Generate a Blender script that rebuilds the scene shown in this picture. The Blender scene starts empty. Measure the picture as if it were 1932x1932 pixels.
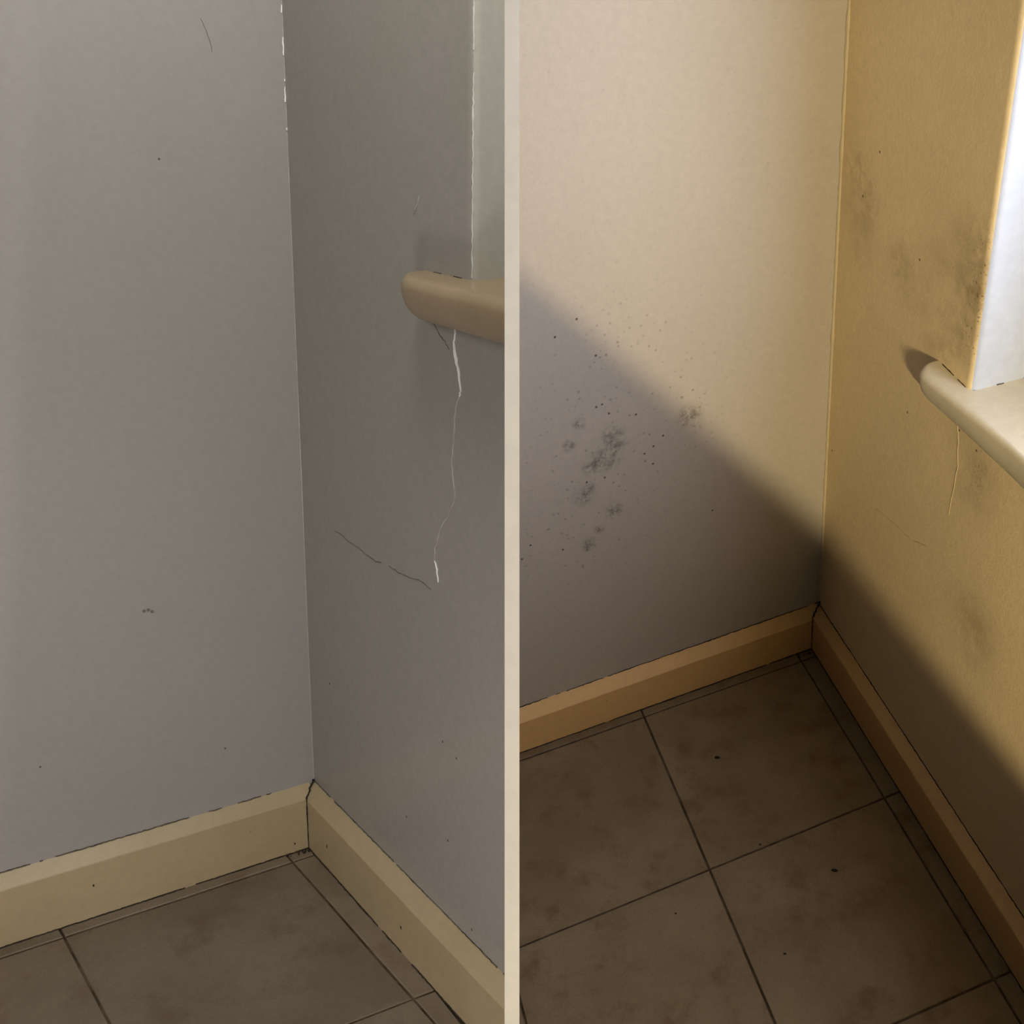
import bpy, bmesh, math, random
from mathutils import Matrix, Vector, noise

# ------------------------------------------------------------------ measured poses of the two corners
POSE_A = dict(R=[[-0.846607, 0.531874, 0.019133], [0.157166, 0.284192, -0.945798], [-0.508483, -0.797712, -0.324192]],
              t=[-0.30274, 0.5032, 1.80425])
POSE_B = dict(R=[[-0.939154, 0.316213, -0.134159], [0.303337, 0.580223, -0.755862], [-0.161172, -0.750567, -0.640838]],
              t=[0.58814, 0.24323, 2.24156])
Q_A = dict(H1=0.1012, H2=0.0850, T=0.0220, s=0.0541, W=0.3300, y1=0.3857, n=0.0300, zs=0.9043, zb=0.8525, yj=0.4242, ys=0.2800, p=0.0400, H1l=0.1001, H2l=0.0867, Tl=0.0207, ang=-0.0517)
Q_B = dict(H1=0.0932, H2=0.0850, T=0.0221, s=0.0487, W=0.3300, y1=0.3732, n=0.0354, zs=0.8143, zb=0.7628, yj=0.3705, ys=0.2800, p=0.0400, H1l=0.1005, H2l=0.0791, Tl=0.0177, ang=0.0875)
F = {
  'A_crack_white': [[0.3942, 0.8513], [0.3958, 0.8442], [0.3919, 0.8371], [0.3938, 0.8259], [0.3981, 0.8152], [0.4021, 0.8044], [0.4061, 0.7869], [0.4038, 0.7798], [0.3978, 0.7685], [0.3942, 0.7559], [0.3937, 0.7386], [0.3913, 0.7191], [0.3889, 0.701], [0.3915, 0.6841], [0.3954, 0.6648], [0.3923, 0.6558], [0.3811, 0.6382], [0.3648, 0.6186], [0.3598, 0.6059], [0.3531, 0.5906], [0.3523, 0.5752], [0.357, 0.5654], [0.3604, 0.5512]],
  'A_crack_dark': [[0.0527, 0.5303], [0.0965, 0.5336], [0.1165, 0.5344], [0.138, 0.5308], [0.1635, 0.531], [0.1903, 0.528], [0.2104, 0.5273], [0.2244, 0.5305], [0.244, 0.5329], [0.2668, 0.5319], [0.2891, 0.5334], [0.3019, 0.5355], [0.3181, 0.5395], [0.3321, 0.5375], [0.3443, 0.5369]],
  'A_crack_small': [[0.3494, 0.8502], [0.3636, 0.8391], [0.3745, 0.8334], [0.3822, 0.8264]],
  'A_scratch': [[0.3223, 0.9805], [0.3181, 0.9707], [0.3139, 0.9663], [0.3111, 0.962]],
  'A_lefthair': [[0.1027, 1.1642], [0.0971, 1.1529], [0.0924, 1.1356], [0.091, 1.128]],
  'A_mark': [[0.229, 0.431], [0.2234, 0.4313], [0.2187, 0.428]],
  'A_dotsL': [[0.1329, 0.1955], [0.3803, 0.2409], [0.1639, 1.0057]],
  'A_dotsR': [[0.3693, 0.3468], [0.4002, 0.339], [0.3816, 0.2139], [0.2801, 0.1919], [0.4368, 0.118], [0.0657, 0.2929]],
  'B_moldL': [[0.3741, 0.6241], [0.3721, 0.6069], [0.3951, 0.5865], [0.4107, 0.5799], [0.382, 0.5837], [0.4292, 0.5282], [0.4238, 0.537], [0.2461, 0.6172], [0.4246, 0.6665], [0.4436, 0.6325], [0.3838, 0.4792], [0.4313, 0.4252], [0.4123, 0.4487]],
  'B_darkdotsL': [[0.3849, 0.6884], [0.3944, 0.687], [0.3755, 0.6685], [0.2911, 0.5956], [0.324, 0.5724], [0.444, 0.8256], [0.4231, 0.5529], [0.3111, 0.5474], [0.393, 0.5508], [0.5285, 0.4635], [0.4092, 0.8438], [0.2119, 0.4103], [0.3868, 0.7755], [0.4768, 0.4325], [0.5461, 0.4408], [0.3081, 0.5811], [0.3327, 0.6512]],
  'B_crackR': [[0.3508, 0.7598], [0.3593, 0.7317], [0.3662, 0.6932], [0.3646, 0.6561], [0.3615, 0.6052]],
  'B_crack2R': [[0.1754, 0.4686], [0.2486, 0.485], [0.2826, 0.4922], [0.3189, 0.5126]],
  'B_dotsR': [[0.3527, 0.7569], [0.3587, 0.7467], [0.3732, 0.7566], [0.3799, 0.7546], [0.3996, 0.7558], [0.3999, 0.7435], [0.233, 0.6914], [-0.0405, 0.9553], [0.1047, 1.0211], [0.0671, 0.9437], [0.225, 0.9247], [0.0173, 0.47]],
  'B_stainR': [[0.3422, 0.9891], [0.3637, 0.9445], [0.3354, 0.8852], [0.3239, 0.8518], [0.3024, 0.8312], [0.0846, 0.9513], [0.1815, 0.8955], [0.0515, 0.968]],
  'A_crumbs': [[-0.0224, 0.3824]],
  'B_crumbs': [[0.2986, 0.1744], [0.2281, 0.4512], [0.4916, 0.4204], [0.3684, 0.5461], [0.3131, 0.3616]],
  'A_floorbits': [[0.034, 0.0358], [0.0518, 0.0481]],
}

def rot4(R): return Matrix([[*R[0], 0], [*R[1], 0], [*R[2], 0], [0, 0, 0, 1]])
def pose4(P):
    M = rot4(P['R'])
    for i in range(3): M[i][3] = P['t'][i]
    return M
RA, RB = pose4(POSE_A), pose4(POSE_B)      # room frame -> lens frame (x right, y down, z forward)
LENS = RA.inverted()                        # lens frame -> world (the left room is the world frame)
M_A = Matrix.Identity(4)
M_B = LENS @ RB
PT = 0.00535                                # thickness of the dividing partition
def lens_pt(x, y, z): return LENS @ Vector((x, y, z))

# ------------------------------------------------------------------ camera, world, lights, exposure
scene = bpy.context.scene
COL = scene.collection
cam_data = bpy.data.cameras.new('camera')
cam_data.sensor_width = 36.0
cam_data.lens = 2200.0 / 1932.0 * 36.0
cam_data.clip_start = 0.01
cam = bpy.data.objects.new('camera', cam_data)
COL.objects.link(cam)
cam.matrix_world = LENS @ Matrix(((1, 0, 0, 0), (0, -1, 0, 0), (0, 0, -1, 0), (0, 0, 0, 1)))
scene.camera = cam

world = bpy.data.worlds.new('world')
scene.world = world
world.use_nodes = True
bg = world.node_tree.nodes['Background']
bg.inputs['Color'].default_value = (0.95, 0.97, 1.0, 1)
bg.inputs['Strength'].default_value = 0.06
scene.view_settings.view_transform = 'Standard'
scene.view_settings.look = 'None'
scene.view_settings.gamma = 1.0
scene.view_settings.exposure = 0.0
scene.view_settings.use_curve_mapping = False

def area_light(name, pos, target, size, size_y, power, color, spread=180):
    d = bpy.data.lights.new(name, 'AREA')
    d.shape = 'RECTANGLE'; d.size = size; d.size_y = size_y
    d.energy = power; d.color = color; d.spread = math.radians(spread)
    o = bpy.data.objects.new(name, d); COL.objects.link(o)
    o.location = pos
    o.rotation_euler = (Vector(target) - Vector(pos)).to_track_quat('-Z', 'Y').to_euler()
    return o
# fill lamps added out of view, standing in for daylight on the left corner
area_light('room_daylight', lens_pt(-0.80, -0.40, -0.45), lens_pt(-0.35, 0.1, 1.75), 0.28, 0.5, 7.4, (1.0, 0.955, 0.875))
area_light('window_glow_high', lens_pt(-0.13, -0.95, 0.62), lens_pt(-0.35, 0.0, 1.80), 0.20, 0.35, 5.2, (1.0, 0.985, 0.91))
area_light('window_glow_low', lens_pt(-0.30, 0.66, 0.62), lens_pt(-0.40, 0.2, 1.80), 0.20, 0.25, 3.2, (1.0, 0.95, 0.93))
# warm bulb standing low in the right-hand room; an added raked panel in front of it throws the diagonal shadow
bulb_local = Vector((0.80, 2.0, 0.335 + 1.245 * 0.80))
edge_dir = Vector((-0.129, 0.172, -0.129 * 1.245)).normalized()      # lies in the shadow plane z = 0.335 + 1.245 x
plane_n = Vector((-1.245, 0, 1)).normalized()
tube = bpy.data.lights.new('warm_tube', 'AREA')
tube.shape = 'RECTANGLE'; tube.size = 0.20; tube.size_y = 0.017
tube.energy = 35.0
tube.color = (1.0, 0.795, 0.46)
bo = bpy.data.objects.new('warm_tube', tube); COL.objects.link(bo)
tz = edge_dir.cross(plane_n).normalized()                            # the lamp shines along -tz
if tz.dot(Vector((0.25, 0.1, 0.6)) - bulb_local) > 0: tz = -tz
ty = tz.cross(edge_dir)
tm = Matrix((edge_dir, ty, tz)).transposed().to_4x4(); tm.translation = bulb_local + edge_dir * 0.06
bo.matrix_world = M_B @ tm
# daylight through the window of the right-hand room
aw = Q_B['ang']; off = lambda u, v, z: M_B @ Vector((u * math.cos(aw) + v * math.sin(aw), -u * math.sin(aw) + v * math.cos(aw), z))
area_light('window_daylight', off(-0.095, Q_B['yj'] + 0.5, 1.38), off(1.0, Q_B['yj'] + 0.5, 1.38), 0.90, 1.02, 18.0, (0.82, 0.85, 1.0))

# ------------------------------------------------------------------ materials
def new_mat(name):
    m = bpy.data.materials.new(name); m.use_nodes = True
    nt = m.node_tree; nt.nodes.clear()
    out = nt.nodes.new('ShaderNodeOutputMaterial'); b = nt.nodes.new('ShaderNodeBsdfPrincipled')
    nt.links.new(b.outputs[0], out.inputs[0])
    return m, nt, b
class G:
    """small node-graph writer"""
    def __init__(s, nt): s.nt = nt; s.L = nt.links.new
    def n(s, t, **kw):
        x = s.nt.nodes.new(t)
        for k, v in kw.items(): setattr(x, k, v)
        return x
    def coord(s): return s.n('ShaderNodeTexCoord').outputs['Object']
    def noise(s, co, scale, detail=3, rough=0.55, stretch=None):
        if stretch:
            mp = s.n('ShaderNodeMapping'); mp.inputs['Scale'].default_value = stretch; s.L(co, mp.inputs[0]); co = mp.outputs[0]
        x = s.n('ShaderNodeTexNoise'); s.L(co, x.inputs['Vector'])
        x.inputs['Scale'].default_value = scale; x.inputs['Detail'].default_value = detail; x.inputs['Roughness'].default_value = rough
        return x.outputs['Fac']
    def math(s, op, a, b=None, c=None, clamp=False):
        x = s.n('ShaderNodeMath', operation=op); x.use_clamp = clamp
        for i, v in enumerate((a, b, c)):
            if v is None: continue
            if isinstance(v, (int, float)): x.inputs[i].default_value = v
            else: s.L(v, x.inputs[i])
        return x.outputs[0]
    def ramp(s, f, lo, hi, a=0.0, b=1.0):
        x = s.n('ShaderNodeMapRange'); x.interpolation_type = 'SMOOTHSTEP'; s.L(f, x.inputs[0])
        for i, v in enumerate((lo, hi, a, b)): x.inputs[i + 1].default_value = v
        return x.outputs[0]
    def mix(s, f, a, b):
        x = s.n('ShaderNodeMix', data_type='RGBA')
        if isinstance(f, (int, float)): x.inputs[0].default_value = f
        else: s.L(f, x.inputs[0])
        for i, v in ((6, a), (7, b)):
            if isinstance(v, tuple): x.inputs[i].default_value = (*v, 1)
            else: s.L(v, x.inputs[i])
        return x.outputs[2]
    def bump(s, b, h, strength, dist=0.001):
        x = s.n('ShaderNodeBump'); x.inputs['Strength'].default_value = strength; x.inputs['Distance'].default_value = dist
        s.L(h, x.inputs['Height']); s.L(x.outputs[0], b.inputs['Normal'])
    def spots(s, co, pts, r):
        """soft union of round patches about the points (x, y, z, radius factor)"""
        acc = None
        for p in pts:
            d = s.n('ShaderNodeVectorMath', operation='DISTANCE'); s.L(co, d.inputs[0]); d.inputs[1].default_value = p[:3]
            v = s.ramp(d.outputs['Value'], 0.0, r * p[3], 1.0, 0.0)
            acc = v if acc is None else s.math('MAXIMUM', acc, v)
        return acc

def paint(name, col, col2, rough=0.4, bump=0.25, mottle=2.2, spec=0.5, extra=None):
    m, nt, b = new_mat(name); g = G(nt); co = g.coord()
    f = g.ramp(g.noise(co, mottle, 4), 0.35, 0.68)
    c = g.mix(f, col, col2)
    fine = g.noise(co, 90, 4, 0.6)
    c2 = g.n('ShaderNodeHueSaturation'); g.L(c, c2.inputs['Color']); g.L(g.ramp(fine, 0.2, 0.8, 0.955, 1.045), c2.inputs['Value'])
    c = c2.outputs[0]
    if extra: c = extra(g, co, c)
    g.L(c, b.inputs['Base Color'])
    b.inputs['Roughness'].default_value = rough
    b.inputs['Specular IOR Level'].default_value = spec
    h = g.math('ADD', g.noise(co, 260, 3, 0.6), g.math('MULTIPLY', g.noise(co, 70, 2), 1.2))
    g.bump(b, h, bump, 0.0005)
    return m

def dots(g, co, c, pts, r, dark):
    f = g.spots(co, pts, r)
    f = g.math('MULTIPLY', g.ramp(f, 0.25, 0.6), 0.85)
    return g.mix(f, c, dark)

aA, aB = Q_A['ang'], Q_B['ang']
def rw(a, v, z): return (math.sin(a) * v, math.cos(a) * v, z)

def wall_left_a(g, co, c):
    c = dots(g, co, c, [(x, 0, z, 1) for x, z in F['A_dotsL']], 0.0028, (0.06, 0.05, 0.04))
    return dots(g, co, c, [(x, 0, z, 1) for x, z in F['A_mark']], 0.0045, (0.10, 0.09, 0.08))
def wall_right_a(g, co, c):
    return dots(g, co, c, [(*rw(aA, v, z), 1) for v, z in F['A_dotsR']], 0.0030, (0.05, 0.04, 0.03))
MOLD = (0.085, 0.070, 0.048)
def wall_left_b(g, co, c):
    # blotches of mould, a scatter of fungal specks round them, and fine specks all over
    p = F['B_moldL']
    rad = [1.3, 1.2, 1.4, 1.1, 1.3, 1.2, .9, 1.3, .7, .7, .9, .9, .6]
    fuzzy = g.noise(co, 95, 5, 0.7)
    blot = g.math('MULTIPLY', g.spots(co, [(x, 0, z, r) for (x, z), r in zip(p, rad)], 0.024), g.ramp(fuzzy, 0.36, 0.66))
    area = g.spots(co, [(0.41, 0, 0.56, 1.0), (0.33, 0, 0.62, .9), (0.44, 0, 0.46, .9), (0.36, 0, 0.74, .8), (0.27, 0, 0.66, .6)], 0.22)
    v = g.n('ShaderNodeTexVoronoi'); v.inputs['Scale'].default_value = 105; g.L(co, v.inputs['Vector'])
    pick = g.n('ShaderNodeSeparateColor'); g.L(v.outputs['Color'], pick.inputs[0])
    keep = g.math('MULTIPLY', g.ramp(pick.outputs[0], 0.55, 0.95), g.ramp(v.outputs['Distance'], 0.10, 0.34, 1.0, 0.0))
    keep = g.math('MULTIPLY', keep, g.math('ADD', g.math('MULTIPLY', area, 0.55), 0.10))
    f = g.math('ADD', g.math('MULTIPLY', blot, 0.78), g.math('MULTIPLY', keep, 0.8), clamp=True)
    c = g.mix(f, c, MOLD)
    return dots(g, co, c, [(x, 0, z, 1) for x, z in F['B_darkdotsL']], 0.0034, (0.04, 0.03, 0.025))
def wall_right_b(g, co, c):
    p = F['B_stainR']
    fuzzy = g.noise(co, 60, 6, 0.72)
    rad = [2.0, 2.2, 1.2, .7, .7, 1.6, 1.6, 1.8]
    stain = g.math('MULTIPLY', g.spots(co, [(*rw(aB, v, z), r) for (v, z), r in zip(p, rad)], 0.036), g.ramp(fuzzy, 0.34, 0.68))
    v = g.n('ShaderNodeTexVoronoi'); v.inputs['Scale'].default_value = 190; g.L(co, v.inputs['Vector'])
    pick = g.n('ShaderNodeSeparateColor'); g.L(v.outputs['Color'], pick.inputs[0])
    keep = g.math('MULTIPLY', g.ramp(pick.outputs[0], 0.45, 0.95), g.ramp(v.outputs['Distance'], 0.10, 0.36, 1.0, 0.0))
    near = g.spots(co, [(*rw(aB, .345, .97), 1.1), (*rw(aB, .35, .89), 1.0), (*rw(aB, .40, .72), .8), (*rw(aB, .28, .78), .5)], 0.085)
    haze = g.math('MULTIPLY', g.spots(co, [(*rw(aB, .33, .93), 1.2), (*rw(aB, .27, .87), 1.0), (*rw(aB, .36, .99), .8), (*rw(aB, .40, .70), .8), (*rw(aB, .06, .90), .7), (*rw(aB, .45, .47), .8)], 0.115), g.ramp(g.noise(co, 14, 5, 0.65), 0.3, 0.75))
    f = g.math('ADD', g.math('ADD', g.math('MULTIPLY', stain, 0.38), g.math('MULTIPLY', haze, 0.45)), g.math('MULTIPLY', keep, g.math('ADD', g.math('MULTIPLY', near, 0.6), 0.05)), clamp=True)
    c = g.mix(f, c, (0.20, 0.135, 0.06))
    return dots(g, co, c, [(*rw(aB, v, z), 1) for v, z in F['B_dotsR']], 0.0034, (0.05, 0.035, 0.02))

MAT = {}
MAT['wall_left_a'] = paint('grey satin wall paint', (0.285, 0.272, 0.252), (0.305, 0.283, 0.268), 0.45, 0.2, 2.0, extra=wall_left_a)
MAT['wall_right_a'] = paint('grey satin wall paint beside window', (0.265, 0.243, 0.213), (0.285, 0.257, 0.234), 0.27, 0.3, 2.4, extra=wall_right_a)
MAT['reveal_a'] = paint('pale gloss reveal paint', (0.37, 0.355, 0.315), (0.40, 0.38, 0.335), 0.25, 0.3, 3.0)  # reveal colour lightened in place of light that misses it
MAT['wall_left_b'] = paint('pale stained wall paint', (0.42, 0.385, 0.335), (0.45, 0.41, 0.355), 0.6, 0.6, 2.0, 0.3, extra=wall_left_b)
MAT['wall_right_b'] = paint('yellowed wall paint', (0.72, 0.58, 0.345), (0.79, 0.64, 0.385), 0.6, 0.6, 3.0, 0.3, extra=wall_right_b)  # yellow paint, brightened to make up for lamp light grazing this wall
MAT['reveal_b'] = paint('white reveal paint', (0.40, 0.45, 0.56), (0.43, 0.48, 0.58), 0.45, 0.3, 3.0)  # bluish daylight tint put into the white
MAT['board_a'] = paint('cream gloss board paint', (0.355, 0.275, 0.16), (0.385, 0.30, 0.178), 0.36, 0.15, 5.0)
MAT['board_b'] = paint('cream board paint', (0.68, 0.44, 0.185), (0.72, 0.47, 0.20), 0.45, 0.15, 5.0)
MAT['sill_a'] = paint('cream sill paint', (0.27, 0.20, 0.118), (0.30, 0.22, 0.135), 0.30, 0.2, 8.0)
MAT['sill_b'] = paint('cream sill paint bright', (0.62, 0.56, 0.42), (0.66, 0.60, 0.46), 0.35, 0.2, 8.0)
MAT['caulk_b'] = paint('yellowed caulk', (0.54, 0.46, 0.30), (0.60, 0.50, 0.33), 0.45, 0.2, 12.0)
MAT['caulk_a'] = paint('grey painted caulk', (0.34, 0.33, 0.31), (0.42, 0.41, 0.39), 0.18, 0.4, 40.0)
MAT['flake'] = paint('bare white plaster flake', (0.75, 0.74, 0.70), (0.88, 0.87, 0.83), 0.4, 0.5, 60.0)  # white of bare plaster, also used for the glints painted in the corner
MAT['ridge'] = paint('lifted grey paint', (0.34, 0.325, 0.30), (0.44, 0.42, 0.39), 0.35, 0.5, 60.0)
MAT['gloss_ridge'] = paint('glossy paint ridge', (0.52, 0.51, 0.47), (0.66, 0.65, 0.60), 0.18, 0.6, 60.0)  # pale colour standing in for the highlight on the arris
MAT['dirt'] = paint('black joint dirt', (0.022, 0.017, 0.012), (0.045, 0.034, 0.022), 0.9, 0.5, 60.0, 0.1)
MAT['joint'] = paint('dusty joint', (0.045, 0.037, 0.028), (0.14, 0.12, 0.09), 0.9, 0.5, 70.0, 0.1)
MAT['crack_soft'] = paint('hairline crack shadowed plaster', (0.12, 0.105, 0.085), (0.17, 0.15, 0.125), 0.9, 0.5, 60.0, 0.1)
MAT['partition'] = paint('white partition paint', (0.93, 0.94, 0.96), (0.94, 0.95, 0.97), 0.6, 0.05, 2.0, 0.2)
MAT['partition_side'] = paint('dark partition board face', (0.045, 0.042, 0.040), (0.05, 0.046, 0.044), 0.8, 0.05, 2.0, 0.1)  # kept dark so the added panels bounce no lamp light
MAT['frame'] = paint('white window frame paint', (0.75, 0.75, 0.75), (0.78, 0.78, 0.78), 0.35, 0.1, 4.0)
def tile_mat(name, c1, c2, c3):
    m, nt, b = new_mat(name); g = G(nt); co = g.coord()
    info = g.n('ShaderNodeObjectInfo')
    off = g.n('ShaderNodeVectorMath', operation='MULTIPLY_ADD')
    g.L(info.outputs['Random'], off.inputs[1]); off.inputs[0].default_value = (17, 31, 7); g.L(co, off.inputs[2])
    co = off.outputs[0]
    c = g.mix(g.ramp(g.noise(co, 6, 5, 0.6), 0.34, 0.68), c1, c2)
    c = g.mix(g.ramp(g.noise(co, 17, 5, 0.65), 0.46, 0.74, 0.0, 0.8), c, c3)
    v = g.ramp(info.outputs['Random'], 0, 1, 0.93, 1.07)
    hs = g.n('ShaderNodeHueSaturation'); g.L(c, hs.inputs['Color']); g.L(g.math('MULTIPLY', v, g.ramp(g.noise(co, 300, 3, 0.7), 0.2, 0.8, 0.9, 1.1)), hs.inputs['Value'])
    g.L(hs.outputs[0], b.inputs['Base Color'])
    b.inputs['Roughness'].default_value = 0.62; b.inputs['Specular IOR Level'].default_value = 0.35
    g.bump(b, g.math('ADD', g.noise(co, 180, 4, 0.6), g.noise(co, 30, 3)), 0.35, 0.0007)
    return m
MAT['tile_a'] = tile_mat('brown stone floor tile', (0.155, 0.118, 0.080), (0.195, 0.152, 0.108), (0.135, 0.094, 0.060))
MAT['tile_b'] = tile_mat('brown stone floor tile dim', (0.195, 0.145, 0.080), (0.245, 0.187, 0.110), (0.150, 0.092, 0.042))
MAT['grout'] = paint('dark grout', (0.050, 0.034, 0.020), (0.120, 0.088, 0.058), 0.95, 0.8, 30.0, 0.1)
def glass():
    m, nt, b = new_mat('window glass')
    b.inputs['Transmission Weight'].default_value = 1.0; b.inputs['Roughness'].default_value = 0.02; b.inputs['IOR'].default_value = 1.45
    return m
MAT['glass'] = glass()

# ------------------------------------------------------------------ mesh helpers
class Room:
    def __init__(s, M, q, side, lens):
        s.M, s.q, s.side, s.lens = M, q, side, lens       # side -1: keeps x_lens < -PT/2, +1: keeps x_lens > PT/2
        s.Rr = Matrix.Rotation(-q['ang'], 4, 'Z')         # right-wall frame: x off the wall, y along it, z up
    def clip(s, bm):
        """cut everything off where the dividing partition stands"""
        Li = s.lens.inverted()
        co = Li @ Vector((s.side * PT / 2, 0, 0)); no = (Li.to_3x3() @ Vector((1, 0, 0))).normalized()
        r = bmesh.ops.bisect_plane(bm, geom=bm.verts[:] + bm.edges[:] + bm.faces[:], plane_co=co, plane_no=no,
                                   clear_outer=(s.side < 0), clear_inner=(s.side > 0))
        cut = [e for e in r['geom_cut'] if isinstance(e, bmesh.types.BMEdge)]
        if cut:
            try: bmesh.ops.holes_fill(bm, edges=cut, sides=0)
            except Exception: pass
    def make(s, name, bm, mat, parent=None, right=False, clip=True, smooth=False):
        if right: bmesh.ops.transform(bm, matrix=s.Rr, verts=bm.verts)
        if clip: s.clip(bm)
        bmesh.ops.recalc_face_normals(bm, faces=bm.faces)
        if not bm.verts: bm.free(); return None
        me = bpy.data.meshes.new(name); bm.to_mesh(me); bm.free()
        for mm in (mat if isinstance(mat, (list, tuple)) else [mat]): me.materials.append(mm)
        if smooth:
            for p in me.polygons: p.use_smooth = True
        o = bpy.data.objects.new(name, me); COL.objects.link(o)
        if parent: o.parent = parent
        else: o.matrix_world = s.M
        return o

def box(bm, x0, x1, y0, y1, z0, z1):
    v = [bm.verts.new(p) for p in ((x0, y0, z0), (x1, y0, z0), (x1, y1, z0), (x0, y1, z0), (x0, y0, z1), (x1, y0, z1), (x1, y1, z1), (x0, y1, z1))]
    for f in ((0, 3, 2, 1), (4, 5, 6, 7), (0, 1, 5, 4), (1, 2, 6, 5), (2, 3, 7, 6), (3, 0, 4, 7)): bm.faces.new([v[i] for i in f])
    return bm
def prism(bm, poly, axis, a, b, wobble=None):
    """poly: 2-D outline, extruded along axis from a to b"""
    def P(p, t): return {'x': (t, p[0], p[1]), 'y': (p[0], t, p[1]), 'z': (p[0], p[1], t)}[axis]
    A = [bm.verts.new(P(p, a)) for p in poly]; B = [bm.verts.new(P(p, b)) for p in poly]
    n = len(poly)
    bm.faces.new(A); bm.faces.new(B[::-1])
    for i in range(n): bm.faces.new((A[i], B[i], B[(i + 1) % n], A[(i + 1) % n]))
    return bm
def struct(o): o['kind'] = 'structure'; return o

def ribbon(bm, pts, widths, normal, lift):
    """a ragged strip with real thickness lying on a surface: pts are 3-D points, normal the surface normal"""
    n = Vector(normal).normalized(); rings = []
    for i, p in enumerate(pts):
        p = Vector(p); d = (Vector(pts[min(i + 1, len(pts) - 1)]) - Vector(pts[max(i - 1, 0)])).normalized()
        s_ = d.cross(n).normalized() * widths[i] / 2
        rings.append([bm.verts.new(p - s_ - n * lift * .3), bm.verts.new(p - s_ * .75 + n * lift), bm.verts.new(p + s_ * .75 + n * lift * .9), bm.verts.new(p + s_ - n * lift * .3)])
    for a, b in zip(rings, rings[1:]):
        for k in range(4): bm.faces.new((a[k], a[(k + 1) % 4], b[(k + 1) % 4], b[k]))
    bm.faces.new(rings[0]); bm.faces.new(rings[-1][::-1])
def subdivide(pts, n, amp, rnd, n_axis):
    out = []
    for a, b in zip(pts, pts[1:]):
        a, b = Vector(a), Vector(b)
        for i in range(n):
            t = i / n; j = Vector([rnd.uniform(-amp, amp) if k != n_axis else 0 for k in range(3)])
            out.append(a.lerp(b, t) + (j if i or out else Vector()))
    out.append(Vector(pts[-1]))
    return out
def ragged_line(bm, a, b, normal, w0, w1, lift, rnd, step=0.004, jit=0.0006, gaps=0.0, scale=25.0, thr=-1.0):
    """a dirty joint: ribbon whose width wanders with noise, broken where the noise is low"""
    a, b = Vector(a), Vector(b); L = (b - a).length; n = max(2, int(L / step)); run = []; ws = []
    seed = rnd.uniform(0, 50)
    d = (b - a).normalized(); side = d.cross(Vector(normal)).normalized()
    def flush():
        if len(run) > 1: ribbon(bm, run, ws, normal, lift)
        run.clear(); ws.clear()
    for i in range(n + 1):
        t = i / n; f = noise.noise(Vector((t * L * scale, seed, 0))) + .5 * noise.noise(Vector((t * L * scale * 4, seed, 3)))
        if f < thr: flush(); continue
        w = w0 + (w1 - w0) * max(0, min(1, f * .7 + .5)) * (0.75 + .5 * rnd.random())
        run.append(a.lerp(b, t) + side * rnd.uniform(-jit, jit)); ws.append(w)
    flush()

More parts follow.
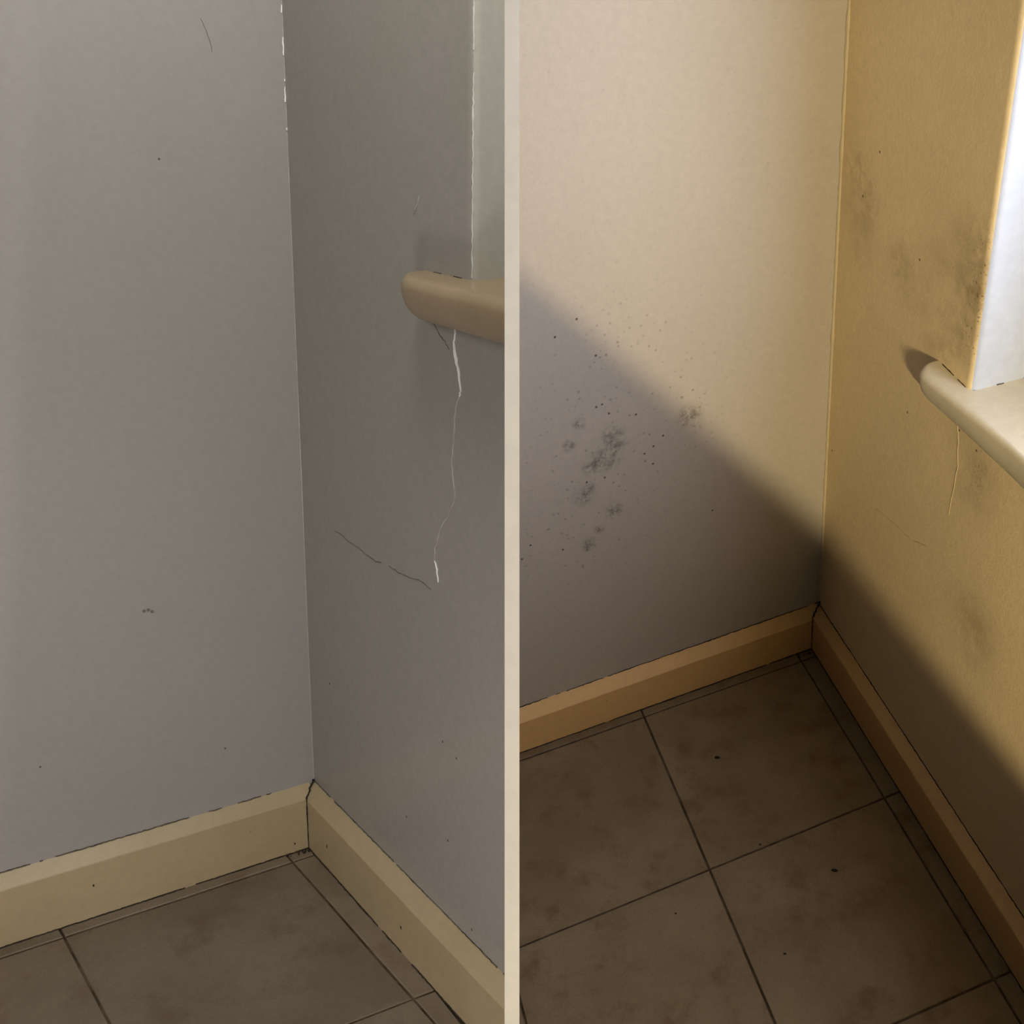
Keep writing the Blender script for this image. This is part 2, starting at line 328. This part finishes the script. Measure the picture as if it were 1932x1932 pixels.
# ------------------------------------------------------------------ a room corner
def build_room(tag, R, x_max, v_max, mats, win_no):
    q = R.q; rnd = random.Random(5 if tag == 'a' else 9)
    H = 2.3; dep = 0.16; r = 0.011
    yj, zs, zb = q['yj'], q['zs'], q['zb']
    # floor: grout bed with the tiles as parts
    bm = bmesh.new(); box(bm, -0.16, x_max, -0.16, v_max, -0.06, -0.0022)
    floor = struct(R.make('floor', bm, MAT['grout']))
    xs, ys = (XS_A, YS_A) if tag == 'a' else (XS_B, YS_B)
    def grid_pt(i, j):
        (x0, sx), (y0, sy) = xs[i], ys[j]          # x = x0 + sx*y ;  y = y0 + sy*x
        y = (y0 + sy * x0) / (1 - sx * sy); return Vector((x0 + sx * y, y, 0))
    gw = 0.0032
    for i in range(len(xs) - 1):
        for j in range(len(ys) - 1):
            P = [grid_pt(i, j), grid_pt(i + 1, j), grid_pt(i + 1, j + 1), grid_pt(i, j + 1)]
            C = sum(P, Vector()) / 4
            if (R.lens @ C).x * R.side < -0.5: continue
            e1 = (P[1] - P[0]).normalized(); e2 = (P[3] - P[0]).normalized(); g = gw / 2
            sg = [(1, 1), (-1, 1), (-1, -1), (1, -1)]
            h = rnd.uniform(-0.0004, 0.0005)
            bm = bmesh.new(); rings = []
            for inset, z in ((g, -0.010), (g, -0.0011 + h), (g + 0.0011, h)):
                ring = []
                for k in range(4):
                    # wander the edges a little, as chipped stone does
                    for t in (0, .25, .5, .75):
                        a0, b0 = P[k] + (e1 * sg[k][0] + e2 * sg[k][1]) * inset, P[(k + 1) % 4] + (e1 * sg[(k + 1) % 4][0] + e2 * sg[(k + 1) % 4][1]) * inset
                        p = a0.lerp(b0, t); s_ = 0.0007 if t else 0
                        p += Vector((noise.noise(p * 37 + Vector((0, 0, 5))), noise.noise(p * 37 + Vector((9, 0, 0))), 0)) * s_
                        ring.append(bm.verts.new((p.x, p.y, z)))
                rings.append(ring)
            m = len(rings[0])
            for a, b in zip(rings, rings[1:]):
                for k in range(m): bm.faces.new((a[k], a[(k + 1) % m], b[(k + 1) % m], b[k]))
            bm.faces.new(rings[-1]); bm.faces.new(rings[0][::-1])
            R.make('tile', bm, mats['tile'], floor)
    # left wall
    bm = bmesh.new(); box(bm, -0.16, x_max, -0.12, 0, -0.06, H)
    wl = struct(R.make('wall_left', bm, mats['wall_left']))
    # right wall: low part, pier beside the window with a rounded arris, lintel, far pier
    y_end = yj + 1.0; zt = 1.95
    bm = bmesh.new(); box(bm, -dep, 0, -0.02, v_max, -0.06, zs - 0.02)
    arc = [(-r + r * math.cos(t), yj - r + r * math.sin(t)) for t in [math.pi / 2 * k / 8 for k in range(9)]]
    prism(bm, [(-dep, -0.02), (0, -0.02)] + arc + [(-dep, yj)], 'z', zs - 0.02, H)
    if v_max > y_end:
        box(bm, -dep, 0, yj, y_end, zt, H); box(bm, -dep, 0, y_end, v_max, zs - 0.02, H)
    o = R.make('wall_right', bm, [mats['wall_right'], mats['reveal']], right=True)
    wr = struct(o)
    me = o.data; Ri = R.Rr.inverted()
    for p in me.polygons:
        c = Ri @ p.center; n = (Ri.to_3x3() @ p.normal)
        if c.z > zs - .01 and n.y > 0.75 and abs(c.y - yj) < r: p.material_index = 1
        if c.z > zs - .01 and abs(c.y - yj) < r + .002 and n.z == 0: p.use_smooth = True
    if hasattr(me, 'set_sharp_from_angle'): me.set_sharp_from_angle(angle=math.radians(25))
    # corner bead of caulk
    bm = bmesh.new(); n = 260; c_w = mats['bead']
    prev = None
    for i in range(n + 1):
        z = q['H1l'] + (H - q['H1l']) * i / n
        w = c_w * (1 + .35 * noise.noise(Vector((z * 30, 0, 1))) + .25 * noise.noise(Vector((z * 140, 4, 1))))
        ring = [bm.verts.new(p) for p in ((-.0006, w, z), (w * .30, w * .34, z), (w, -.0006, z), (-.001, -.001, z))]
        if prev:
            for k in range(4): bm.faces.new((prev[k], prev[(k + 1) % 4], ring[(k + 1) % 4], ring[k]))
        else: bm.faces.new(ring[::-1])
        prev = ring
    bm.faces.new(prev)
    R.make('caulk_bead', bm, mats['caulk'], wr, smooth=True)
    # baseboards: square board with a wide chamfer that runs back up to the wall
    H1, H2, T, H1l, H2l, Tl = (q[k] for k in ('H1', 'H2', 'T', 'H1l', 'H2l', 'Tl'))
    def chamfer_board(axis, T_, Ht, Hr, a, b):
        bm = bmesh.new(); e = 0.0012
        prism(bm, [(0, 0.0006), (T_, 0.0006), (T_, Hr - e), (T_ - e * .8, Hr + e * .2), (0.0, Ht)], axis, a, b)
        bmesh.ops.subdivide_edges(bm, edges=[x for x in bm.edges if abs((x.verts[0].co - x.verts[1].co)[0 if axis == 'x' else 1]) > .3], cuts=60)
        k = 0 if axis == 'x' else 1
        for v in bm.verts:                       # hand-painted edges are never quite straight
            v.co.z += 0.0007 * noise.noise(Vector((v.co[k] * 22, v.co.z * 3, 7))) if v.co.z > .02 else 0
        return bm
    bl = struct(R.make('baseboard_left', chamfer_board('x', Tl, H1l, H2l, T * 0.35, x_max), mats['board']))
    br = struct(R.make('baseboard_right', chamfer_board('y', T, H1, H2, Tl * 0.0 + 0.003, v_max), mats['board'], right=True))
    # dirt lines: board to wall, board to floor, mitre
    bm = bmesh.new()
    ragged_line(bm, (0.004, .0004, H1l + .0004), (x_max, .0004, H1l + .0004), (0, 1, .5), *mats['gap_l'], 0.0006, rnd, thr=mats['thr_l'])
    R.make('joint_crack', bm, mats['joint'], bl)
    bm = bmesh.new()
    ragged_line(bm, (0.02, Tl + .0004, .0012), (x_max, Tl + .0004, .0012), (0, .8, 1), 0.0012, 0.0034, 0.0006, rnd, thr=-.6)
    R.make('floor_joint', bm, MAT['dirt'], bl)
    bm = bmesh.new()
    ragged_line(bm, (.0004, 0.004, H1 + .0004), (.0004, v_max, H1 + .0004), (1, 0, .5), *mats['gap_r'], 0.0006, rnd, thr=mats['thr_r'])
    R.make('joint_crack', bm, mats['joint'], br, right=True)
    bm = bmesh.new()
    ragged_line(bm, (T + .0004, 0.02, .0012), (T + .0004, v_max, .0012), (.8, 0, 1), 0.0012, 0.0034, 0.0006, rnd, thr=-.6)
    R.make('floor_joint', bm, MAT['dirt'], br, right=True)
    # open mitre: jagged black gap down the chamfer, narrower down the face
    bm = bmesh.new()
    top = Vector((0.0008, 0.0008, max(H1, H1l) + .002)); cx = (T + Tl * math.sin(q['ang'])) / math.cos(q['ang']); mid = Vector((cx, Tl, (H2 + H2l) / 2)); bot = Vector((cx, Tl, .002))
    pts = subdivide([top, mid], 9, 0.0016, rnd, 2); ws = [rnd.uniform(.0018, .0050) for _ in pts]
    nrm = (T * .6, Tl * .6, .02)
    ribbon(bm, [p + Vector((.0006, .0006, .0008)) for p in pts], ws, nrm, .0007)
    pts = subdivide([mid, bot], 12, 0.0004, rnd, 2); ws = [rnd.uniform(.0014, .0028) for _ in pts]; ws[2] = .006; ws[3] = .007
    ribbon(bm, [p + Vector((.0004, .0004, 0)) for p in pts], ws, (1, 1, 0), .0006)
    R.make('mitre_crack', bm, MAT['dirt'], br)
    # dirt gathered where boards and floor meet
    bm = bmesh.new()
    for k in range(16):
        c = Vector((T + rnd.uniform(0, .035), Tl + rnd.uniform(0, .012), .0012)); s_ = rnd.uniform(.0008, .0026)
        mtx = Matrix.Translation(c) @ Matrix.Rotation(rnd.uniform(0, 3), 4, 'Z') @ Matrix.Diagonal((s_ * 1.6, s_, s_ * .5, 1))
        bmesh.ops.create_icosphere(bm, subdivisions=1, radius=1, matrix=mtx)
    o = R.make('corner_dirt', bm, MAT['dirt'], floor)
    o['kind'] = 'stuff'
    # nail dents on the boards
    for (k, v, z, s_) in mats['dents']:
        bm = bmesh.new()
        if k == 'r': c = Vector((T + .0001, v, z)); dg = (.0004, s_ * .8, s_ * 1.5, 1)
        else: c = Vector((v, Tl + .0001, z)); dg = (s_ * .8, .0004, s_ * 1.3, 1)
        bmesh.ops.create_icosphere(bm, subdivisions=1, radius=1, matrix=Matrix.Translation(c) @ Matrix.Diagonal(dg))
        R.make('dent', bm, MAT['dirt'], br if k == 'r' else bl, right=(k == 'r'))
    # highlights painted as pale strips, along the arris and up the corner
    if tag == 'a':
        bm = bmesh.new(); k = r * (1 - math.sqrt(.5))
        ragged_line(bm, (-k, yj - k, zs + .002), (-k, yj - k, H), (1, 1, 0), .0008, .0022, .0005, rnd, step=.004, jit=.0005, thr=-.45, scale=40)
        R.make('paint_ridge', bm, MAT['gloss_ridge'], wr, right=True)
        bm = bmesh.new()
        ragged_line(bm, (.0010, .0010, 1.04), (.0010, .0010, 1.30), (1, 1, 0), .0006, .0020, .0006, rnd, step=.003, jit=.0004, thr=-.02, scale=40)
        R.make('paint_ridge', bm, MAT['flake'], wr)  # pale dashes painted as highlights high in the corner
    # window: frame and glass set back in the opening, sill board with horn
    if v_max > y_end:
        bm = bmesh.new(); f = 0.055
        x0, x1 = -dep, -dep + .05
        box(bm, x0, x1, yj, yj + f, zs, zt); box(bm, x0, x1, y_end - f, y_end, zs, zt)
        box(bm, x0, x1, yj + f, y_end - f, zs, zs + f); box(bm, x0, x1, yj + f, y_end - f, zt - f, zt)
        win = struct(R.make('window_%d' % win_no, bm, MAT['frame'], right=True))
        bm = bmesh.new(); box(bm, -dep + .008, -dep + .014, yj + f, y_end - f, zs + f, zt - f)
        R.make('glass_pane', bm, MAT['glass'], win, right=True)
    else:
        bm = bmesh.new(); f = 0.055
        box(bm, -dep, -dep + .05, yj, yj + f, zs, zt)
        box(bm, -dep, -dep + .05, yj + f, v_max, zs, zs + f)
        win = R.make('window_%d' % win_no, bm, MAT['frame'], right=True)
        if win is None:
            win = bpy.data.objects.new('window_%d' % win_no, None); COL.objects.link(win); win.matrix_world = R.M
        struct(win)
    # sill: rounded nose, horn beside the opening with softened end
    sg = mats['sill_geo']
    v0, v1, p, th = sg['v0'], (y_end + .1 if v_max > y_end else v_max), sg['p'], zs - zb
    prof = []
    rt, rb = sg['rt'], sg['rb']
    prof += [(-dep + .05, th), (p - rt, th)]
    prof += [(p - rt + rt * math.sin(t), th - rt + rt * math.cos(t)) for t in [math.pi / 2 * k / 7 for k in range(1, 8)]]
    prof += [(p - rb[0] * (1 - math.cos(t)), th - rt - (th - rt) * math.sin(t)) for t in [math.pi / 2 * k / 6 for k in range(1, 7)]]
    prof += [(-dep + .05, 0)]
    bm = bmesh.new(); NV = 30; rings = []
    for v in sorted([v0 + (v1 - v0) * (i / NV) ** 2 for i in range(NV + 1)] + [yj - .0002, yj + .0002]):
        d = v - v0
        # the horn's end is rounded in plan
        rr = sg['re']; k = 1.0 if d >= rr else 1 - (1 - d / rr) ** 2
        k = math.sqrt(max(k, 0.0))
        ring = []
        for (x, z) in prof:
            xx = x
            if x > 0: xx = 0.0 + x * (sg['k0'] + (1 - sg['k0']) * k)
            if v < yj and x <= 0: xx = -0.004
            zz = zb + z + sg['slope'] * (v - yj) + sg['dz']
            ring.append(bm.verts.new((xx + sg['yaw'] * min(v - yj, .12) * (x / p if x > 0 else 0), v + sg['slant'] * (xx if d < rr * 1.5 else 0) * max(0, 1 - d / (rr * 1.5)), zz)))
        rings.append(ring)
    m = len(prof)
    for a, b in zip(rings, rings[1:]):
        for k in range(m): bm.faces.new((a[k], a[(k + 1) % m], b[(k + 1) % m], b[k]))
    bm.faces.new(rings[0]); bm.faces.new(rings[-1][::-1])
    sill = R.make('window_sill', bm, mats['sill'], win, right=True, smooth=True)
    if sill and hasattr(sill.data, 'set_sharp_from_angle'): sill.data.set_sharp_from_angle(angle=math.radians(50))
    bm = bmesh.new()
    ragged_line(bm, (.0006, v0 + .006, zb + sg['dz'] + sg['slope'] * (v0 - yj)), (.0006, v1, zb + sg['dz'] + sg['slope'] * (v1 - yj)), (1, 0, -.3), .0010, .0030, .0008, rnd, step=.004, jit=.0008, thr=-.15, scale=60)
    R.make('caulk_line', bm, mats['caulk_sill'], sill, right=True)
    bm = bmesh.new()
    ragged_line(bm, (.0005, v0 + .010, zs + sg['dz'] + sg['slope'] * (v0 - yj)), (.0005, yj - r, zs + sg['dz']), (1, 0, .6), .0006, .0018, .0005, rnd, step=.003, jit=.0003, thr=mats['thr_sill'], scale=60)
    ragged_line(bm, (-r, yj + .0006, zs + sg['dz'] + .0004), (-dep + .05, yj + .0006, zs + sg['dz'] + .0004), (0, 1, .6), .0003, .0012, .0005, rnd, step=.003, jit=.0003, thr=.1, scale=60)
    if bm.verts: R.make('sill_crack', bm, MAT['dirt'], sill, right=True)
    else: bm.free()
    return dict(floor=floor, wl=wl, wr=wr, bl=bl, br=br, win=win, sill=sill)

# tile joints: x = x0 + sx*y  and  y = y0 + sy*x, read off the floor in metres
XS_A = [(0.0005, 0.0), (0.0576, -0.0657), (0.3858, -0.0669), (0.716, -0.0669), (1.046, -0.0669), (1.376, -.0669)]
YS_A = [(0.0, 0.0), (0.0405, 0.0), (0.3865, -0.036), (0.72, -.036), (1.05, -.036), (1.38, -.036)]
XS_B = [(0.0, 0.0), (0.0528, 0.0850), (0.3750, 0.0915), (0.7260, 0.0915), (1.06, 0.0915), (1.39, .0915)]
YS_B = [(0.0, 0.0), (0.0375, -0.007), (0.3615, 0.0200), (0.6940, 0.0200), (1.03, 0.02), (1.36, .02), (1.69, .02), (2.02, .02)]

room_a = Room(M_A, Q_A, -1, RA)
room_b = Room(M_B, Q_B, +1, RB)
mats_a = dict(joint=MAT['joint'], tile=MAT['tile_a'], wall_left=MAT['wall_left_a'], wall_right=MAT['wall_right_a'], reveal=MAT['reveal_a'], board=MAT['board_a'],
              sill=MAT['sill_a'], caulk=MAT['caulk_a'], bead=0.0010, caulk_sill=MAT['flake'], gap_l=(.0005, .0026), gap_r=(.0006, .0022), thr_l=-.25, thr_r=-.35, thr_sill=.0,
              dents=[('l', 0.043, .016, .0017), ('l', .335, .052, .0018), ('l', .11, .060, .0008), ('r', .083, .040, .0022), ('r', .300, .040, .0022)],
              sill_geo=dict(v0=.336, p=.047, rt=.012, rb=(.045,), re=.040, k0=.30, slope=0.0, dz=0.0, yaw=0.0, slant=0.0))
mats_b = dict(joint=MAT['dirt'], tile=MAT['tile_b'], wall_left=MAT['wall_left_b'], wall_right=MAT['wall_right_b'], reveal=MAT['reveal_b'], board=MAT['board_b'],
              sill=MAT['sill_b'], caulk=MAT['caulk_b'], bead=0.0046, caulk_sill=MAT['caulk_b'], gap_l=(.0006, .0022), gap_r=(.0008, .0024), thr_l=-.5, thr_r=-.7, thr_sill=-.5,
              dents=[('l', .44, .058, .0010), ('l', .05, .012, .0012)],
              sill_geo=dict(v0=.294, p=.027, rt=.010, rb=(.026,), re=.022, k0=.35, slope=0.0, dz=0.0, yaw=-0.10, slant=0.0))
A = build_room('a', room_a, 1.60, 1.3, mats_a, 1)
B = build_room('b', room_b, 1.60, 2.05, mats_b, 2)

# ------------------------------------------------------------------ cracks, marks
rnd = random.Random(3)
def crack(room, owner, pts, mat, w, name='crack', right=True, lift=.0009, amp=.0009, n=3):
    P = [(0.0002, v, z) for v, z in pts] if right else [(v, 0.0002, z) for v, z in pts]
    S = subdivide(P, n, amp, rnd, 0 if right else 1)
    W = []
    for i in range(len(S)):
        t = i / (len(S) - 1) * (len(w) - 1); k = min(int(t), len(w) - 2); W.append((w[k] + (w[k + 1] - w[k]) * (t - k)) * rnd.uniform(.7, 1.3))
    bm = bmesh.new(); ribbon(bm, S, W, (1, 0, 0) if right else (0, 1, 0), lift)
    return room.make(name, bm, mat, owner, right=right)
W = F['A_crack_white']
crack(room_a, A['wr'], W[:8], MAT['flake'], [.0006, .0012, .0020, .0040, .0030, .0014, .0010], lift=.0012)
crack(room_a, A['wr'], W[7:15], MAT['ridge'], [.0012, .0012, .0014, .0012, .0016, .0012], lift=.0008)
crack(room_a, A['wr'], W[14:21], MAT['ridge'], [.0010, .0010, .0014, .0012], lift=.0006)
crack(room_a, A['wr'], W[20:], MAT['flake'], [.0012, .0026, .0012], lift=.0010)
D = F['A_crack_dark']
crack(room_a, A['wr'], D[1:8], MAT['crack_soft'], [.0004, .0010, .0008, .0014, .0018], lift=.0003, amp=.0007)
crack(room_a, A['wr'], D[8:], MAT['crack_soft'], [.0010, .0012, .0010, .0018, .0008], lift=.0003, amp=.0007)
crack(room_a, A['wr'], F['A_crack_small'], MAT['crack_soft'], [.0006, .0012, .0010], lift=.0003)
crack(room_a, A['wr'], F['A_scratch'], MAT['ridge'], [.0006, .0018, .0006], lift=.0007, name='scratch')
crack(room_a, A['wl'], F['A_lefthair'], MAT['crack_soft'], [.0004, .0006, .0004], lift=.0003, name='hairline', right=False)
crack(room_b, B['wr'], F['B_crackR'], MAT['caulk_b'], [.0010, .0014, .0010, .0008, .0004], lift=.0006)
crack(room_b, B['wr'], F['B_crack2R'], MAT['caulk_b'], [.0006, .0012, .0010, .0006], lift=.0005)

# ------------------------------------------------------------------ crumbs lying on the tiles: things of their own
def crumb(room, x, y, size, label, stretch=1.8, rz=0.0, group=None):
    bm = bmesh.new()
    bmesh.ops.create_icosphere(bm, subdivisions=2, radius=1)
    for v in bm.verts: v.co *= 1 + .35 * noise.noise(v.co * 1.7 + Vector((x * 90, y * 70, 0)))
    bmesh.ops.transform(bm, matrix=Matrix.Diagonal((size * stretch, size, size * .45, 1)), verts=bm.verts)
    lo = min(v.co.z for v in bm.verts)
    for v in bm.verts: v.co.z -= lo
    me = bpy.data.meshes.new('crumb'); bm.to_mesh(me); bm.free(); me.materials.append(MAT['dirt'])
    for p in me.polygons: p.use_smooth = True
    o = bpy.data.objects.new('crumb', me); COL.objects.link(o)
    o.matrix_world = room.M @ Matrix.Translation((x, y, 0.0004)) @ Matrix.Rotation(rz, 4, 'Z')
    o['label'] = label; o['category'] = 'crumb'
    if group: o['group'] = group
fb = F['B_crumbs']
grp = 'dark crumbs on the right-hand tiles'
crumb(room_b, *fb[0], .0026, 'small black crumb on the floor tile nearest the corner in the dim right-hand room', 2.0, 2.7, grp)
crumb(room_b, *fb[1], .0026, 'small black crumb in the middle of the tile below the cross joint, right-hand room', 1.9, 2.6, grp)
crumb(room_b, *fb[2], .0015, 'tiny round dark speck on the tile at lower left of the right-hand room', 1.1, 0, grp)
crumb(room_b, *fb[3], .0015, 'tiny flat dark speck low on the tile right of the long joint, right-hand room', 1.7, 2.6, grp)
crumb(room_b, *fb[4], .0015, 'tiny dark speck just above the cross joint between the right-hand room tiles', 1.2, 0, grp)

# ------------------------------------------------------------------ added partition between the rooms, and unseen light blockers
def lens_box(name, boxes, mat):
    bm = bmesh.new()
    for b in boxes: box(bm, *b)
    bmesh.ops.transform(bm, matrix=LENS, verts=bm.verts)
    bmesh.ops.recalc_face_normals(bm, faces=bm.faces)
    me = bpy.data.meshes.new(name); bm.to_mesh(me); bm.free(); 
    me.materials.append(mat); me.materials.append(MAT['partition_side'])
    for p in me.polygons:
        nl = LENS.inverted().to_3x3() @ p.normal
        if name != 'wall_between' or nl.x > .5: p.material_index = 1
    o = bpy.data.objects.new(name, me); COL.objects.link(o); return struct(o)
lens_box('wall_between', [(-PT / 2, PT / 2, -1.7, 1.7, 0.42, 2.9)], MAT['partition'])  # added divider filling the white gap between the two views
lens_box('wall_behind', [(-.02, .02, -1.7, 1.7, -2.2, -.03), (.02, .280, -1.7, 1.7, -.07, -.06)], MAT['partition'])  # unseen boards added to stop lamps leaking into the other room
# unseen raked panel, added between bulb and corner to cut the shadow edge
def low_panel():
    S = lambda x, y: Vector((x, y, 0.335 + 1.245 * x))
    L = bulb_local; k = 0.30
    a = L.lerp(S(0.62, -.14), k); b = L.lerp(Vector((0.08, 0.95, 0.335 + 1.245 * .0)), k)
    a = L.lerp(Vector((0.4787, 0, 0.9323)), k); b = L.lerp(Vector((0.0503, 0.5737, 0.3284)), k)
    d = b - a; a2 = a - d * 0.6; b2 = b + d * 2.1
    bm = bmesh.new(); nrm = Vector((-(b2 - a2).y, (b2 - a2).x, 0)).normalized() * .006
    vs = []
    for o in (-1, 1):
        vs.append([bm.verts.new(p) for p in (a2 + nrm * o, b2 + nrm * o, Vector((b2.x, b2.y, 0.0)) + nrm * o, Vector((a2.x, a2.y, 0.0)) + nrm * o)])
    f, g = vs
    bm.faces.new(f); bm.faces.new(g[::-1])
    for i in range(4): bm.faces.new((f[i], g[i], g[(i + 1) % 4], f[(i + 1) % 4]))
    return struct(room_b.make('wall_low', bm, MAT['partition_side'], clip=False))
low_panel()
